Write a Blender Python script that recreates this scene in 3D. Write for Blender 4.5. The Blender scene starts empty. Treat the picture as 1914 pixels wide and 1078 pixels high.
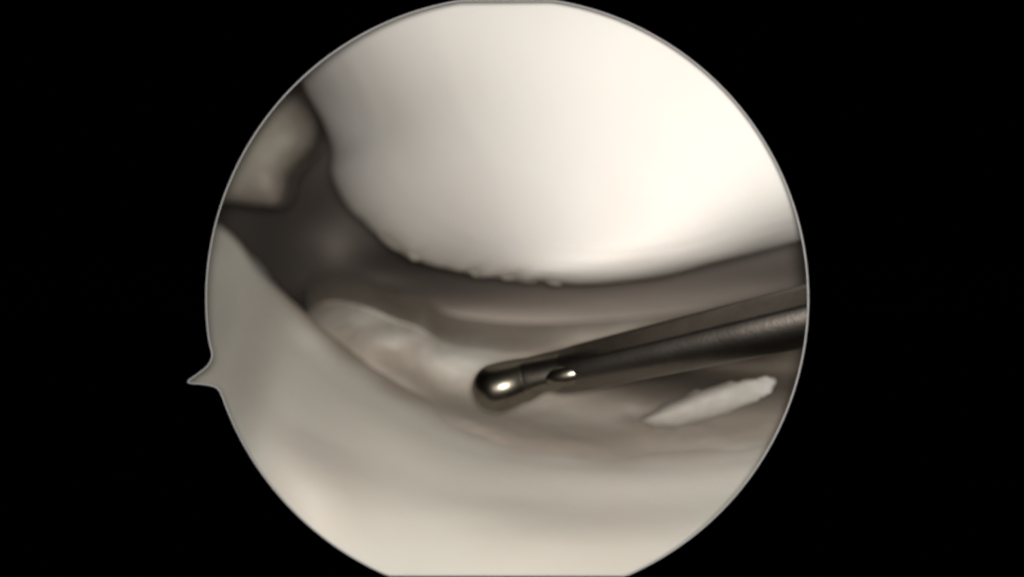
import bpy, bmesh, math, random
from mathutils import Vector, noise
from mathutils.bvhtree import BVHTree

# ------------------------------------------------------------------ camera, world, light
# one scene unit is one centimetre
S = bpy.context.scene
S.unit_settings.system = 'METRIC'
S.unit_settings.scale_length = 0.01
col = S.collection
W, H, F = 1914.0, 1078.0, 1838.0

cam_data = bpy.data.cameras.new('camera')
cam_data.sensor_width = 36.0
cam_data.lens = 36.0 * F / W
cam_data.clip_start = 0.01
cam_data.clip_end = 200.0
cam = bpy.data.objects.new('camera', cam_data)
cam.location = (0, 0, 0)
cam.rotation_euler = (math.radians(90), 0, 0)
col.objects.link(cam)
cam_data.dof.use_dof = True
cam_data.dof.focus_distance = 4.05
cam_data.dof.aperture_fstop = 0.32
S.camera = cam

world = bpy.data.worlds.new('World')
S.world = world
world.use_nodes = True
bg = world.node_tree.nodes['Background']
bg.inputs[0].default_value = (0, 0, 0, 1)
bg.inputs[1].default_value = 0.0

# the light-fibre outlet of the endoscope, beside its lens
ld = bpy.data.lights.new('fibre_light', 'AREA')
ld.shape = 'DISK'
ld.size = 0.16
ld.energy = 176.0
ld.spread = math.radians(140)
ld.color = (1.0, 0.975, 0.935)
lamp = bpy.data.objects.new('fibre_light', ld)
lamp.location = (0.02, -0.10, 0.04)
lamp.rotation_euler = (Vector((1.10, 4.2, 0.45)) - Vector(lamp.location)).to_track_quat('-Z', 'Y').to_euler()
col.objects.link(lamp)

S.view_settings.view_transform = 'Standard'
S.view_settings.look = 'None'
S.view_settings.exposure = 0.0
S.view_settings.gamma = 1.0
S.view_settings.use_curve_mapping = False
S.cycles.filter_width = 2.4
S.cycles.max_bounces = 6
S.cycles.diffuse_bounces = 4
S.cycles.use_denoising = True


# ------------------------------------------------------------------ helpers
def P(px, py, d):
    """sight line through the photograph's pixel, at depth d centimetres"""
    return Vector(((px - W / 2) / F * d, d, -(py - H / 2) / F * d))


def mesh_obj(name, verts, faces, mat, parent=None, smooth=True):
    me = bpy.data.meshes.new(name)
    me.from_pydata([tuple(v) for v in verts], [], faces)
    bm = bmesh.new(); bm.from_mesh(me)
    bmesh.ops.recalc_face_normals(bm, faces=bm.faces)
    bm.to_mesh(me); bm.free()
    for p in me.polygons:
        p.use_smooth = smooth
    o = bpy.data.objects.new(name, me)
    o.data.materials.append(mat)
    col.objects.link(o)
    if parent:
        o.parent = parent
    return o


def tag(o, label=None, cat=None, group=None, kind=None):
    for k, v in (('label', label), ('category', cat), ('group', group), ('kind', kind)):
        if v:
            o[k] = v
    return o


def cr(p0, p1, p2, p3, t):
    t2, t3 = t * t, t * t * t
    return 0.5 * ((2 * p1) + (p2 - p0) * t + (2 * p0 - 5 * p1 + 4 * p2 - p3) * t2 + (3 * p1 - p0 - 3 * p2 + p3) * t3)


def spline(pts, n, closed=False):
    """Catmull-Rom through a list of Vectors, n samples per segment"""
    out, m = [], len(pts)
    for i in range(m if closed else m - 1):
        if closed:
            a, b, c, d = pts[(i - 1) % m], pts[i], pts[(i + 1) % m], pts[(i + 2) % m]
        else:
            a, b, c, d = pts[max(i - 1, 0)], pts[i], pts[i + 1], pts[min(i + 2, m - 1)]
        for k in range(n):
            out.append(cr(a, b, c, d, k / n))
    if not closed:
        out.append(pts[-1].copy())
    return out


def fbm(v, scale, octaves=3, seed=0.0):
    q = v * scale + Vector((seed, seed * 1.7, -seed * 0.6))
    return noise.fractal(q, 0.9, 2.1, octaves)


def patch(name, rows, mat, nu=10, nv=10, thick=0.5, amp=0.0, scale=3.0, seed=0.0, parent=None, disp=None, tint=None):
    """A slab of tissue: smooth surface through rows of (px, py, depth) points, closed behind by a real thickness."""
    cross = [spline([Vector(p) for p in r], nu) for r in rows]
    n = len(cross[0])
    cols = [spline([cross[i][j] for i in range(len(cross))], nv) for j in range(n)]
    m = len(cols[0])
    V, T = [], []
    for i in range(m):
        for j in range(n):
            q = cols[j][i]
            v = P(*q)
            T.append(tint(q.x, q.y) if tint else 0.0)
            a = amp * fbm(v, scale, 4, seed) if amp else 0.0
            if disp:
                a += disp(q.x, q.y)
            V.append(v + v.normalized() * (-a))
    Fc = []
    for i in range(m - 1):
        for j in range(n - 1):
            Fc.append((i * n + j, i * n + j + 1, (i + 1) * n + j + 1, (i + 1) * n + j))
    N0 = len(V)
    back = Vector((0, thick, -0.25 * thick))
    V += [v + back for v in V]
    Fc += [tuple(N0 + k for k in reversed(f)) for f in Fc[:]]
    edge = [j for j in range(n)] + [i * n + n - 1 for i in range(1, m)] + \
           [(m - 1) * n + j for j in range(n - 2, -1, -1)] + [i * n for i in range(m - 2, 0, -1)]
    for k in range(len(edge)):
        a, b = edge[k], edge[(k + 1) % len(edge)]
        Fc.append((a, b, b + N0, a + N0))
    o = mesh_obj(name, V, Fc, mat, parent)
    if tint:
        at = o.data.attributes.new('tissue_and_shade', 'FLOAT', 'POINT')
        for k, t in enumerate(T + T):
            at.data[k].value = t
    return o


def ring_mean(row, k):
    n = len(row)
    acc = sum(row[i % n] for i in range(-k, k + 1))
    new = []
    for j in range(n):
        new.append(acc / (2 * k + 1))
        acc += row[(j + k + 1) % n] - row[(j - k) % n]
    return new


def dome(name, outline, centre, mat, nseg=8, rings=40, back=1.2, amp=0.0, scale=3.0, seed=0.0, rough=None, parent=None, bulge=None, hollow=0.75, ease=0.0):
    """A rounded solid: outline of (px, py, depth, roundness) points, bulging towards the viewer at centre, rounded away behind."""
    sp = spline([Vector(p) for p in outline], nseg, closed=True)
    n = len(sp)
    C = Vector(centre)
    V, Fc = [], []
    prof = []
    for r in range(1, rings + 1):
        prof.append(math.sin(r / rings * math.pi / 2))
    nb = 12
    depth_rows, pos_rows = [], []
    for r in range(rings):
        t = prof[r] if r < rings - 1 else 1.0
        row = []
        for s in sp:
            ex = max(1.6, s.w)
            row.append((s.z - C.z) * (1 - max(0.0, 1 - t ** ex) ** (1 / ex)))
        k = int(n * 0.16 * (1 - t ** 3) * ease)
        for _ in range(3 if k else 0):       # ease the bulge round the pole
            row = ring_mean(row, k)
        depth_rows.append(row)
        ox_, oy_ = [s.x - C.x for s in sp], [s.y - C.y for s in sp]
        k = int(n * 0.10 * (1 - t ** 2) * ease)
        for _ in range(3 if k else 0):
            ox_, oy_ = ring_mean(ox_, k), ring_mean(oy_, k)
        pos_rows.append((ox_, oy_))
    V.append(P(*C))
    for r in range(rings + nb):
        for j, s in enumerate(sp):
            ex = max(1.6, s.w)
            px, py, dS = s.x, s.y, s.z
            if rough:
                ox, oy = rough(px, py)
            else:
                ox = oy = 0.0
            if r < rings:
                t = prof[r]
                if r == rings - 1:
                    t = 1.0
                h = max(0.0, 1 - t ** ex) ** (1 / ex)
                qx, qy = C.x + pos_rows[r][0][j] * t, C.y + pos_rows[r][1][j] * t
                f = max(0.0, (t - 0.93) / 0.07) ** 2
                d = C.z + depth_rows[r][j]
                if bulge:
                    d -= bulge(qx, qy)
                v = P(qx + ox * f, qy + oy * f, d)
            else:
                u = (r - rings + 1) / nb
                e = P(px + ox, py + oy, dS)
                cb = P(C.x, C.y, dS)
                v = e + Vector((0, back * math.sin(u * math.pi / 2), 0)) + (cb - e) * (hollow * (1 - math.cos(u * math.pi / 2)))
            if amp:
                v = v + v.normalized() * (-amp * fbm(v, scale, 4, seed))
            V.append(v)
    for j in range(n):
        Fc.append((0, 1 + j, 1 + (j + 1) % n))
    for r in range(rings + nb - 1):
        for j in range(n):
            a, b = 1 + r * n + j, 1 + r * n + (j + 1) % n
            Fc.append((a, b, b + n, a + n))
    last = 1 + (rings + nb - 1) * n
    V.append(sum((V[last + j] for j in range(n)), Vector()) / n)
    for j in range(n):
        Fc.append((last + j, last + (j + 1) % n, len(V) - 1))
    return mesh_obj(name, V, Fc, mat, parent)


# ------------------------------------------------------------------ materials
def principled(name, base, rough=0.5, metal=0.0, spec=0.3, sss=0.0, sss_radius=(0.09, 0.06, 0.04), mottles=(), bump=0.0, bump_scale=30.0, coat=0.0, kind=None):
    m = bpy.data.materials.new(name)
    m.use_nodes = True
    nt = m.node_tree
    b = nt.nodes['Principled BSDF']
    b.inputs['Base Color'].default_value = (*base, 1)
    b.inputs['Roughness'].default_value = rough
    b.inputs['Metallic'].default_value = metal
    b.inputs['Specular IOR Level'].default_value = spec
    if sss:
        b.inputs['Subsurface Weight'].default_value = sss
        b.inputs['Subsurface Radius'].default_value = sss_radius
        b.inputs['Subsurface Scale'].default_value = 1.0
    if coat:
        b.inputs['Coat Weight'].default_value = coat
        b.inputs['Coat Roughness'].default_value = 0.07
    tc = nt.nodes.new('ShaderNodeTexCoord')
    cur = None
    for k, (colr, scale, lo, hi, fac) in enumerate(mottles):
        nz = nt.nodes.new('ShaderNodeTexNoise')
        nz.inputs['Scale'].default_value = scale
        nz.inputs['Detail'].default_value = 4.0
        mp = nt.nodes.new('ShaderNodeMapping')
        mp.inputs['Location'].default_value = (k * 3.1, k * 1.7, k * 5.3)
        nt.links.new(tc.outputs['Object'], mp.inputs['Vector'])
        nt.links.new(mp.outputs['Vector'], nz.inputs['Vector'])
        mr = nt.nodes.new('ShaderNodeMapRange')
        mr.inputs['From Min'].default_value = lo
        mr.inputs['From Max'].default_value = hi
        mr.inputs['To Max'].default_value = fac
        nt.links.new(nz.outputs['Fac'], mr.inputs['Value'])
        mx = nt.nodes.new('ShaderNodeMix')
        mx.data_type = 'RGBA'
        nt.links.new(mr.outputs['Result'], mx.inputs['Factor'])
        if cur is None:
            mx.inputs['A'].default_value = (*base, 1)
        else:
            nt.links.new(cur, mx.inputs['A'])
        mx.inputs['B'].default_value = (*colr, 1)
        cur = mx.outputs['Result']
    if kind is not None:      # a second colour mixed in: other tissue, plus crease shade on the plateau
        an = nt.nodes.new('ShaderNodeAttribute')
        an.attribute_name = 'tissue_and_shade'
        mx = nt.nodes.new('ShaderNodeMix')
        mx.data_type = 'RGBA'
        nt.links.new(an.outputs['Fac'], mx.inputs['Factor'])
        nt.links.new(cur, mx.inputs['A'])
        mx.inputs['B'].default_value = (*kind, 1)
        cur = mx.outputs['Result']
    if cur is not None:
        nt.links.new(cur, b.inputs['Base Color'])
    if bump:
        nz = nt.nodes.new('ShaderNodeTexNoise')
        nz.inputs['Scale'].default_value = bump_scale
        nz.inputs['Detail'].default_value = 5.0
        nt.links.new(tc.outputs['Object'], nz.inputs['Vector'])
        bp = nt.nodes.new('ShaderNodeBump')
        bp.inputs['Strength'].default_value = bump
        bp.inputs['Distance'].default_value = 0.02
        nt.links.new(nz.outputs['Fac'], bp.inputs['Height'])
        nt.links.new(bp.outputs['Normal'], b.inputs['Normal'])
    return m


M_condyle = principled('condyle_cartilage', (0.70, 0.665, 0.62), 0.6, spec=0.12, sss=0.25,
                       mottles=(((0.66, 0.60, 0.55), 1.3, 0.45, 0.75, 0.5), ((0.66, 0.655, 0.60), 0.9, 0.5, 0.8, 0.4)), bump=0.05, bump_scale=14)
M_tibia = principled('plateau_cartilage', (0.645, 0.605, 0.53), 0.6, spec=0.2, sss=0.25,
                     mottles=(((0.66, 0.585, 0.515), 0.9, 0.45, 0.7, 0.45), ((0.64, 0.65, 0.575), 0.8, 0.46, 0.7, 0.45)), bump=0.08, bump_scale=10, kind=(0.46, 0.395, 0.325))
M_meniscus = principled('meniscus_tissue', (0.46, 0.40, 0.335), 0.55, spec=0.25, sss=0.25,
                        mottles=(((0.41, 0.34, 0.28), 2.2, 0.45, 0.7, 0.7), ((0.49, 0.455, 0.40), 3.0, 0.5, 0.72, 0.7)), bump=0.12, bump_scale=12, kind=(0.60, 0.57, 0.51))
M_flap = principled('torn_fibre', (0.37, 0.345, 0.31), 0.5, spec=0.25, sss=0.3,
                    mottles=(((0.34, 0.31, 0.27), 3.0, 0.45, 0.7, 0.6),), bump=0.10, bump_scale=16)
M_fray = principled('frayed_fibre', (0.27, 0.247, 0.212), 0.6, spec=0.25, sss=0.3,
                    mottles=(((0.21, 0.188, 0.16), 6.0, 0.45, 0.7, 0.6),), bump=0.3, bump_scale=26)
M_capsule = principled('capsule_lining', (0.57, 0.49, 0.425), 0.9, spec=0.05, sss=0.15,
                       mottles=(((0.52, 0.425, 0.365), 0.9, 0.42, 0.7, 0.7), ((0.52, 0.485, 0.44), 1.6, 0.5, 0.75, 0.6)), bump=0.2, bump_scale=8)
M_fold = principled('synovial_fat', (0.335, 0.29, 0.25), 0.6, spec=0.12, sss=0.3,
                    mottles=(((0.30, 0.25, 0.225), 1.2, 0.42, 0.68, 0.8), ((0.34, 0.34, 0.27), 1.0, 0.5, 0.7, 0.6)), bump=0.08, bump_scale=7)
M_steel = principled('probe_steel', (0.165, 0.146, 0.118), 0.29, metal=1.0, spec=0.5,
                     mottles=(((0.10, 0.087, 0.068), 14.0, 0.45, 0.7, 0.6),), bump=0.03, bump_scale=60)
M_dark_steel = principled('dull_steel', (0.125, 0.11, 0.096), 0.36, metal=1.0, spec=0.5,
                          mottles=(((0.085, 0.073, 0.063), 7.0, 0.45, 0.7, 0.7),), bump=0.04, bump_scale=50)
M_black = principled('matt_black', (0.0, 0.0, 0.0), 1.0, spec=0.0)
M_rim = principled('rim_glint', (0.34, 0.335, 0.33), 0.5, spec=0.3)


# ------------------------------------------------------------------ the setting: lining of the joint far behind
def cap_disp(x, y):
    a = 2.2 * math.exp(-((x - 625) / 120) ** 2 - ((y - 440) / 95) ** 2)
    a += 0.25 * math.exp(-((x - 720) / 60) ** 2 - ((y - 500) / 30) ** 2)
    return a

capsule = patch('joint_capsule', [
    [(100, -100, 9.5), (350, -100, 10.5), (550, -50, 11.0), (800, 0, 11.0), (1200, 50, 10.5), (1600, 100, 9.5), (1900, 100, 8.5)],
    [(100, 200, 9.5), (350, 250, 12.8), (550, 260, 12.0), (780, 300, 10.5), (1200, 330, 9.8), (1600, 330, 9.0), (1900, 300, 8.0)],
    [(100, 400, 12.5), (350, 420, 13.2), (540, 430, 11.8), (760, 440, 11.2), (1150, 440, 9.0), (1600, 400, 8.2), (1900, 380, 7.5)],
    [(100, 520, 12.0), (350, 540, 13.0), (560, 530, 10.8), (740, 520, 8.6), (1150, 510, 7.7), (1600, 450, 8.2), (1900, 420, 6.8)],
    [(100, 620, 11.0), (350, 640, 11.5), (590, 590, 7.8), (760, 570, 7.1), (1150, 570, 6.95), (1600, 520, 7.3), (1900, 480, 6.2)],
    [(100, 680, 9.8), (350, 690, 10.0), (595, 640, 7.4), (780, 625, 6.85), (1150, 630, 6.75), (1600, 575, 7.1), (1900, 540, 6.6)],
    [(100, 800, 7.8), (350, 800, 8.5), (600, 720, 7.0), (800, 700, 6.6), (1150, 715, 6.95), (1600, 660, 8.6), (1900, 620, 8.6)],
], M_capsule, nu=14, nv=14, thick=0.6, amp=0.05, scale=1.0, seed=3.0, disp=cap_disp)
tag(capsule, kind='structure')


# ------------------------------------------------------------------ femoral condyle
def cond_rough(px, py):
    w = math.exp(-((px - 850) / 150) ** 2) if py > 380 else 0.0
    v = Vector((px * 0.03, py * 0.03, 0.0))
    return (6.0 * w * noise.noise(v), 14.0 * w * noise.noise(v + Vector((9, 3, 1))) + 2.0 * w * noise.noise(v * 2.3))

cond_outline = [
    (400, -160, 5.0, 2.0), (500, 20, 5.4, 2.0), (565, 155, 6.0, 1.9), (605, 230, 6.1, 2.0), (622, 280, 6.15, 2.0), (621, 325, 6.15, 2.0), (645, 378, 6.1, 2.0),
    (690, 425, 6.0, 2.0), (745, 462, 5.9, 2.1), (800, 487, 5.9, 2.2), (860, 504, 5.75, 2.7), (930, 517, 5.55, 3.6), (1010, 524, 5.3, 5.0),
    (1090, 531, 5.15, 5.2), (1170, 525, 5.05, 5.4), (1250, 513, 5.05, 5.0), (1330, 492, 5.0, 4.6), (1420, 470, 5.0, 3.2), (1510, 446, 5.0, 2.8),
    (1660, 400, 5.0, 2.6), (1860, 320, 4.8, 2.6), (2060, 100, 4.5, 2.6), (2060, -220, 4.4, 2.6), (1800, -500, 4.4, 2.6), (1350, -620, 4.4, 2.5), (850, -560, 4.6, 2.3), (520, -400, 4.8, 2.0)]
condyle = dome('femoral_condyle', cond_outline, (1480, 10, 4.12), M_condyle, nseg=14, rings=56, back=2.0, amp=0.006, scale=1.0, seed=1.0, rough=cond_rough, ease=1.0)
tag(condyle, 'big smooth white rounded knuckle of cartilage hanging across the top right', 'cartilage')

# frayed cartilage fibres along the condyle's lower left edge
random.seed(5)
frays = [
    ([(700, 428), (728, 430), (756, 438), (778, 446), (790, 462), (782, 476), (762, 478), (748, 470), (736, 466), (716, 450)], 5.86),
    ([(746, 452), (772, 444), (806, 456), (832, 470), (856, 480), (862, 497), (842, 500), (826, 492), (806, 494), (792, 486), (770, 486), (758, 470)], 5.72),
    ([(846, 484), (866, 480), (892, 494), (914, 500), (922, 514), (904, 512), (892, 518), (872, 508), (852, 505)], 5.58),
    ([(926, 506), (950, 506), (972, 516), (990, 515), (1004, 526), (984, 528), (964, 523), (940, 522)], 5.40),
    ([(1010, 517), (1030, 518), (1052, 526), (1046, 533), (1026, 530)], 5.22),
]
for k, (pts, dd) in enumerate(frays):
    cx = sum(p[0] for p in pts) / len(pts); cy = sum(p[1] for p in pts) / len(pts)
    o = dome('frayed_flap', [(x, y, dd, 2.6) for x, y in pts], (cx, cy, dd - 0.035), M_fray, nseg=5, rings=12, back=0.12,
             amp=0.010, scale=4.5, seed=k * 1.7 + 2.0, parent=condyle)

# ------------------------------------------------------------------ synovial fold, upper left
fold_outline = [
    (260, 60, 6.4, 3.0), (420, 90, 6.6, 3.0), (510, 130, 6.8, 3.0), (562, 176, 6.9, 3.0), (594, 222, 6.9, 3.0), (594, 266, 6.8, 3.0), (566, 300, 6.7, 3.0),
    (543, 326, 6.6, 3.0), (536, 356, 6.5, 3.0), (520, 384, 6.5, 3.0), (480, 384, 6.5, 3.0), (420, 378, 6.5, 3.0), (320, 380, 6.5, 3.0), (200, 360, 6.5, 3.0), (150, 200, 6.4, 3.0)]
def fold_bulge(x, y):
    return 0.08 * math.exp(-((x - 545) / 45) ** 2 - ((y - 262) / 35) ** 2) + 0.08 * math.exp(-((x - 500) / 38) ** 2 - ((y - 345) / 40) ** 2) \
        - 0.0 * math.exp(-((x - 470) / 60) ** 2 - ((y - 290) / 25) ** 2)
fold = dome('synovial_fold', fold_outline, (430, 262, 6.0), M_fold, nseg=10, rings=30, back=0.9, amp=0.025, scale=1.6, seed=7.4, hollow=1.0, ease=1.0, bulge=fold_bulge)
tag(fold, 'lumpy grey-brown soft tissue fold at the upper left above the dark gap', 'tissue')

# ------------------------------------------------------------------ tibial plateau, the pale floor in front
def tib_disp(x, y):
    a = 0.006 * math.exp(-((x - 1080) / 130) ** 2 - ((y - 880) / 18) ** 2)
    a += 0.003 * math.exp(-((x - 930) / 160) ** 2 - ((y - 950) / 16) ** 2)
    a -= 0.003 * math.exp(-((x - 900) / 120) ** 2 - ((y - 985) / 18) ** 2)
    return a
crest = [(120, 240), (405, 416), (490, 508), (575, 588), (660, 660), (770, 728), (880, 780), (1010, 812), (1180, 826), (1380, 808), (1580, 766), (1850, 690)]
def crest_y(x):
    for (xa, ya), (xb, yb) in zip(crest, crest[1:]):
        if xa <= x <= xb:
            return ya + (yb - ya) * (x - xa) / (xb - xa)
    return crest[0][1] if x < crest[0][0] else crest[-1][1]
def tib_tint(x, y):  # meniscus brown blended along the crest, also painting its soft crease shade
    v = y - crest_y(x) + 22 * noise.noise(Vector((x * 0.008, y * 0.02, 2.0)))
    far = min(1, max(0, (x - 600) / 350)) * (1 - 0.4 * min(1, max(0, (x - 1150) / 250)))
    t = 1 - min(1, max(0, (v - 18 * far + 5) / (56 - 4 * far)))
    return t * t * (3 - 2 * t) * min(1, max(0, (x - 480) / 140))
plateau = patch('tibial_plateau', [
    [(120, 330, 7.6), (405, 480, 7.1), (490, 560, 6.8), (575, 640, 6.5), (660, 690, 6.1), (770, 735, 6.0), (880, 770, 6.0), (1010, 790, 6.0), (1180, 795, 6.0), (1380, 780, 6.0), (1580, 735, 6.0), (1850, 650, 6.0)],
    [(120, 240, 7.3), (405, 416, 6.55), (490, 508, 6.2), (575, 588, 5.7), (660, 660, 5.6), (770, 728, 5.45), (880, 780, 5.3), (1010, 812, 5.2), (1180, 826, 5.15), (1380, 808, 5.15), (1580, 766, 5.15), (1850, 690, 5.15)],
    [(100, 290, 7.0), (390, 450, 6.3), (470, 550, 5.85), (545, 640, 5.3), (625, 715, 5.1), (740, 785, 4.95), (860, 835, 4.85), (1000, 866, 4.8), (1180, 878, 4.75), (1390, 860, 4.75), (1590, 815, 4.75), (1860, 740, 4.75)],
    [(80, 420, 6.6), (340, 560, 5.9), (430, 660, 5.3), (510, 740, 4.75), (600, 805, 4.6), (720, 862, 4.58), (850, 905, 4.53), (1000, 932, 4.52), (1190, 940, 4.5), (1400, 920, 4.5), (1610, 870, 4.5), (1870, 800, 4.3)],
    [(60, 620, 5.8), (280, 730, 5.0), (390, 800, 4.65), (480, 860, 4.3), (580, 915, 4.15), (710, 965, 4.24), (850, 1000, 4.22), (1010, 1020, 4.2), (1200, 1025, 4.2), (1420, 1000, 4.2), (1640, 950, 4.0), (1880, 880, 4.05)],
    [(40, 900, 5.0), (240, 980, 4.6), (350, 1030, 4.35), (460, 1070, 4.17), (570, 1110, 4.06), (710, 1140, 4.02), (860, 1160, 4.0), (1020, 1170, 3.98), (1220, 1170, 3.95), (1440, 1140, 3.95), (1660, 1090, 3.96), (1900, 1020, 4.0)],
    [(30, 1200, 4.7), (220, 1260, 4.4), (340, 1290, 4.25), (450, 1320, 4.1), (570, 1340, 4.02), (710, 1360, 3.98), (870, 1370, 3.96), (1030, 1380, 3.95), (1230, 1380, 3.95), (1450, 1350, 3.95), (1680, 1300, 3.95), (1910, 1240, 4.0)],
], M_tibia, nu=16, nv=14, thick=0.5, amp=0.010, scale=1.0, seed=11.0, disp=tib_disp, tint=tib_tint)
tag(plateau, 'broad pale cream cartilage floor sloping across the bottom and lower left', 'cartilage')

# ------------------------------------------------------------------ meniscus, the torn ledge between the two
def men_disp(x, y):
    g = lambda cx, cy, sx, sy, a: a * math.exp(-((x - cx) / sx) ** 2 - ((y - cy) / sy) ** 2)
    return g(735, 630, 40, 22, 0.05) + g(860, 668, 60, 26, 0.06) - g(790, 655, 16, 40, 0.03) - g(800, 745, 70, 22, 0.05) \
        - g(1330, 682, 185, 42, 2.0) + g(1080, 600, 50, 40, 0.1) + g(1100, 770, 80, 22, 0.03) - g(1185, 772, 20, 14, 0.04)
def edge_wobble(x):
    return 7 * noise.noise(Vector((x * 0.021, 1.3, 0))) + 4 * noise.noise(Vector((x * 0.06, 4.3, 0)))
men_x = [575, 620, 680, 735, 785, 835, 920, 1020, 1150, 1300, 1500, 1700, 1850]
top = [572, 559, 566, 588, 602, 634, 648, 652, 645, 628, 590, 550, 520]
bot = [600, 640, 690, 730, 765, 790, 820, 842, 856, 850, 820, 780, 740]
def men_tint(x, y):
    w = 12 * noise.noise(Vector((x * 0.03, y * 0.03, 5.0)))
    u = 10 * noise.noise(Vector((x * 0.05, y * 0.05, 9.0)))
    x2, y2 = x + w, y + u
    g = lambda cx, cy, sx, sy, a: a * math.exp(-(((x2 - cx) / sx) ** 2 + ((y2 - cy) / sy) ** 2) ** 1.6)
    return min(1.0, g(860, 666, 80, 36, 1.0) + g(735, 630, 40, 20, 0.8) + g(660, 592, 70, 22, 0.55) + g(785, 612, 16, 24, 0.6)
               + g(1100, 770, 110, 24, 0.25) + g(1010, 700, 60, 30, 0.2))
bm_ = bmesh.new(); bm_.from_mesh(plateau.data)
tib_tree = BVHTree.FromBMesh(bm_)
def tib_depth(px, py):
    hit = tib_tree.ray_cast(Vector((0, 0, 0)), P(px, py, 1.0).normalized())[0]
    return hit.y if hit is not None else None
rows = []
for f, dz in ((-0.10, 0.72), (0.0, 0.24), (0.10, 0.12), (0.3, 0.0), (0.6, -0.15), (0.85, -0.22), (1.1, -0.15)):
    r = []
    for x, a, b in zip(men_x, top, bot):
        y = a + (b - a) * f
        if f == 0.0:
            y += edge_wobble(x)
        y = y if f >= 0 else a - 48
        d = 5.85 - 0.35 * min(1, (x - 575) / 700) + dz + 0.35 * max(0, (680 - x) / 105)
        if f < 0:                      # dips further under the lining towards the gap
            d += 0.55 * min(1, max(0, (880 - x) / 150))
        w = min(1, max(0, (x - 600) / 260))
        w = w * w * (3 - 2 * w)
        if f > 0.8 and w > 0:          # the ledge runs out thinly onto the floor
            y += w * (2 if f < 1 else 10) * (1 - 0.3 * min(1, max(0, (x - 1100) / 250)))
            y = max(y, crest_y(x) + w * (12 if f < 1 else 46))
            td = tib_depth(x, y)
            if td is not None:
                d = d * (1 - w) + w * (td + (-0.05 if f < 1 else 0.04))
        r.append((x, y, d))
    rows.append(r)
meniscus = patch('meniscus', rows, M_meniscus, nu=24, nv=14, thick=0.35, amp=0.016, scale=3.0, seed=21.0, disp=men_disp, tint=men_tint)
tag(meniscus, 'grey-brown torn ledge of tissue wedged behind the metal probe tip', 'tissue')

def ragged(x, y):
    v = Vector((x * 0.045, y * 0.045, 3.0))
    return (7 * noise.noise(v), 7 * noise.noise(v + Vector((5, 2, 8))) + 3 * noise.noise(v * 3))
def flap(pts, d, bulge, name='torn_flap', mat=None, seed=0.0, amp=0.012, tilt=0.0, back=0.06):
    cx = sum(p[0] for p in pts) / len(pts); cy = sum(p[1] for p in pts) / len(pts)
    return dome(name, [(x, y, d + tilt * (x - cx) / 100.0, 2.6) for x, y in pts], (cx, cy, d - bulge), mat or M_flap, nseg=8, rings=14, back=back, rough=ragged,
                amp=amp, scale=7.0, seed=seed, parent=meniscus)
f1 = flap([(1198, 786), (1212, 773), (1240, 756), (1275, 742), (1315, 727), (1355, 718), (1400, 709), (1436, 705), (1450, 712), (1442, 730), (1415, 748), (1378, 764), (1335, 780), (1290, 793), (1250, 799), (1215, 797)], 5.02, 0.12, tilt=-0.12, seed=4.0, amp=0.012)
f1['label'] = 'long pale leaf-shaped torn sliver lying below the probe shaft'

# ------------------------------------------------------------------ the hook probe
def lathe(name, path, mat, parent, seg=32, flat=None):
    """round bar through (point, radius) stations, closed at both ends"""
    V, Fc = [], []
    n = len(path)
    for i, (p, r) in enumerate(path):
        a = path[max(i - 1, 0)][0]; b = path[min(i + 1, n - 1)][0]
        t = (b - a).normalized()
        s = t.cross(Vector((0, 1, 0))).normalized()
        u = s.cross(t).normalized()
        for k in range(seg):
            an = 2 * math.pi * k / seg
            rr = r * (flat(an, i / (n - 1)) if flat else 1.0)
            V.append(p + s * (rr * math.cos(an)) + u * (rr * math.sin(an)))
    for i in range(n - 1):
        for k in range(seg):
            a, b = i * seg + k, i * seg + (k + 1) % seg
            Fc.append((a, b, b + seg, a + seg))
    Fc.append(tuple(range(seg - 1, -1, -1)))
    Fc.append(tuple((n - 1) * seg + k for k in range(seg)))
    return mesh_obj(name, V, Fc, mat, parent)

probe = bpy.data.objects.new('surgical_probe', None)
probe.empty_display_size = 0.2
col.objects.link(probe)
tag(probe, 'dark shiny steel surgical probe with rounded tip reaching in from the right', 'probe')

R0 = 0.117
tip_c = P(929, 725, 4.65)
neck_b = P(1062, 692, 4.60)
shaft_b = P(1760, 532, 3.9)
axis = (neck_b - tip_c).normalized()
def sm(x):
    x = min(1.0, max(0.0, x))
    return x * x * (3 - 2 * x)
def nose_flat(an, u):
    front = max(0.0, -math.sin(an)) ** 1.5
    under = max(0.0, -math.cos(an)) ** 2
    x = max(0.0, -2.1 * math.cos(u * math.pi * 0.80))
    return 1.0 - front * (1 - math.sqrt(max(0.52, 1 - (x / 1.75) ** 2))) - 0.22 * under * sm((u - 0.62) / 0.3)
st = []
for k in range(41):                      # rounded nose, easing into the neck
    a = k / 40 * math.pi * 0.80
    back_half = a > math.pi / 2
    st.append((tip_c - axis * (R0 * (2.1 if back_half else 1.02) * math.cos(a)), max(R0 * math.sin(a) ** (0.30 if back_half else 1.0), 0.002)))
lathe('tip', st, M_steel, probe, seg=64, flat=nose_flat)
st = []
for k in range(25):
    u = k / 24
    st.append((tip_c + axis * 0.09 + (neck_b - tip_c - axis * 0.07) * u, R0 * (0.86 + 0.06 * sm(u * 4) - 0.02 * u)))
def neck_flat(an, u):
    front = max(0.0, -math.sin(an)) ** 1.5
    under = max(0.0, -math.cos(an)) ** 2
    return 1.0 - 0.27 * front * (1 - u) - under * 0.30 * math.exp(-((u - 0.5) / 0.30) ** 2)
lathe('neck', st, M_steel, probe, seg=64, flat=neck_flat)
ax3 = (shaft_b - neck_b).normalized()
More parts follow.
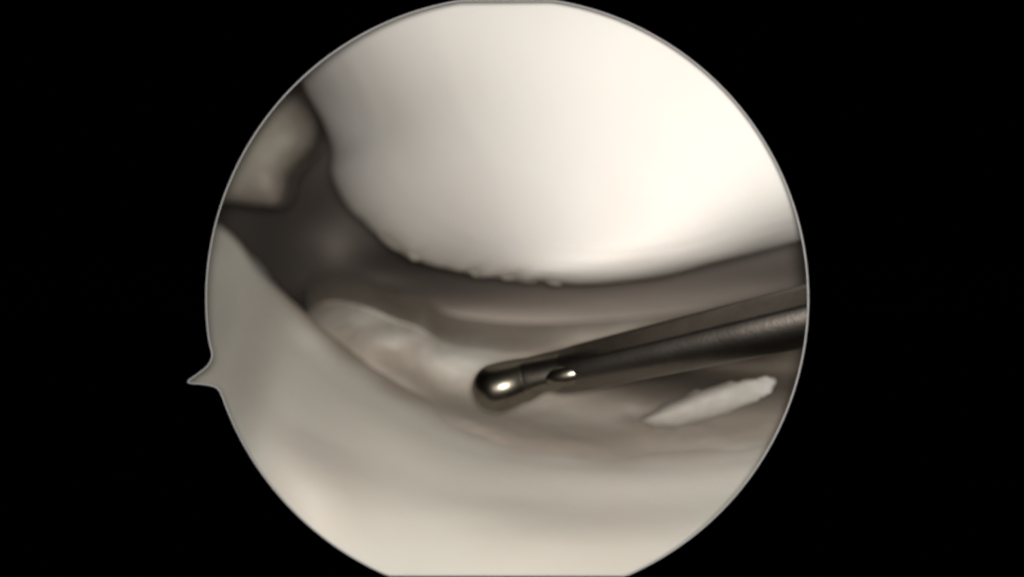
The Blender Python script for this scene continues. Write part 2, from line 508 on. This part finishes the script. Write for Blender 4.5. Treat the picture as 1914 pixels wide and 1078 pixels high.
st = [(neck_b - ax3 * 0.10, R0 * 0.70), (neck_b - ax3 * 0.05, R0 * 0.84), (neck_b, R0 * 0.905), (neck_b + ax3 * 0.05, R0 * 0.935), (neck_b + ax3 * 0.10, R0 * 0.95)]
L3 = (shaft_b - neck_b).length
for k in range(1, 61):
    st.append((neck_b + ax3 * (0.10 + (L3 - 0.1) * k / 60), R0 * (0.95 + 0.24 * k / 60)))
def shaft_flat(an, u):
    # one long ground flat along the upper side that faces the viewer
    dlt = (an - math.radians(318) + math.pi) % (2 * math.pi) - math.pi
    w = min(1.0, max(0.0, (u - 0.03) * 9))
    f = math.cos(0.42) / math.cos(dlt) if abs(dlt) < 0.42 else 1.0
    return 1.0 + (f - 1.0) * w
lathe('shaft', st, M_dark_steel, probe, seg=96, flat=shaft_flat)
kc = P(1064, 699, 4.527)
st = []
for k in range(13):
    a = k / 12 * math.pi
    st.append((kc - axis * (0.12 * math.cos(a)), max(0.056 * math.sin(a), 0.001)))
lathe('hook_knuckle', st, M_steel, probe, seg=24)

# ------------------------------------------------------------------ the endoscope's round field stop that houses the view
scope = bpy.data.objects.new('endoscope_housing', None)
scope.location = (0, 0, 0)
scope.empty_display_size = 0.2
col.objects.link(scope)
tag(scope, 'black round endoscope housing with thin bright rim and pointed notch at left', 'endoscope')
CX, CY, RR, DR = 948.0, 558.0, 562.0, 3.75
ring = []
def circ(a):
    x, y = CX + RR * math.cos(a), CY + RR * math.sin(a)
    return (x, min(max(y, 2.5), 1074.5))
a0 = math.atan2(735 - CY, 414 - CX) % (2 * math.pi)
a1 = math.atan2(645 - CY, 394 - CX) % (2 * math.pi)
notch = [Vector((x, y, 0)) for x, y in ((413, 733), (409, 727), (400, 721), (380, 717), (352, 713.5), (368, 700), (386, 686), (395, 673), (397, 660), (393.5, 645))]
for v in spline(notch, 4):
    ring.append((v.x, v.y))
N = 360
span = (a0 - a1) % (2 * math.pi)
for k in range(1, N):
    ring.append(circ(a1 + span * k / N))
n = len(ring)
inner = [P(x, y, DR) for x, y in ring]
# flange with bevelled mouth, widening bore and closed back: a real cup round the joint
def radial(v, s, y):
    c = P(CX, CY, DR)
    d = Vector((v.x - c.x, 0, v.z - c.z))
    d.normalize()
    return Vector((c.x + d.x * s, y, c.z + d.z * s))
cols_ = []
for v in inner:
    c = P(CX, CY, DR)
    bore = P(CX, CY, DR) + (v - P(CX, CY, DR)) * 1.03 + Vector((0, 0.03, 0))
    cols_.append([radial(v, 4.1, 3.90), radial(v, 4.0, 3.70), Vector((v.x, DR - 0.004, v.z)), bore,
                  radial(v, 3.7, 4.0), radial(v, 3.8, 6.0), radial(v, 4.2, 9.0), radial(v, 4.8, 15.0), radial(v, 0.01, 15.1),
                  radial(v, 0.01, 15.4), radial(v, 5.1, 15.3), radial(v, 4.5, 9.0), radial(v, 3.95, 6.0)])
m = len(cols_[0])
V = [p for c_ in cols_ for p in c_]
Fc = []
for j in range(n):
    for k in range(m):
        a, b = j * m + k, ((j + 1) % n) * m + k
        a2, b2 = j * m + (k + 1) % m, ((j + 1) % n) * m + (k + 1) % m
        Fc.append((a, b, b2, a2))
mesh_obj('barrel', V, Fc, M_black, scope, smooth=False)
# bright rim: a pale bead painting in the light caught on the mouth's edge
V, Fc = [], []
rb, q = 0.0023, 8
for j in range(n):
    t = (inner[(j + 1) % n] - inner[j - 1]).normalized()
    nrm = t.cross(Vector((0, 1, 0))).normalized()
    for k in range(q):
        an = 2 * math.pi * k / q
        V.append(inner[j] + nrm * (rb * math.cos(an)) + Vector((0, -0.005 + 0.22 * rb * math.sin(an), 0)))
for j in range(n):
    for k in range(q):
        a, b = j * q + k, ((j + 1) % n) * q + k
        a2, b2 = j * q + (k + 1) % q, ((j + 1) % n) * q + (k + 1) % q
        Fc.append((a, b, b2, a2))
rim = mesh_obj('rim', V, Fc, M_rim, scope)
rim['label'] = 'thin pale bead standing in for the glint round the opening'
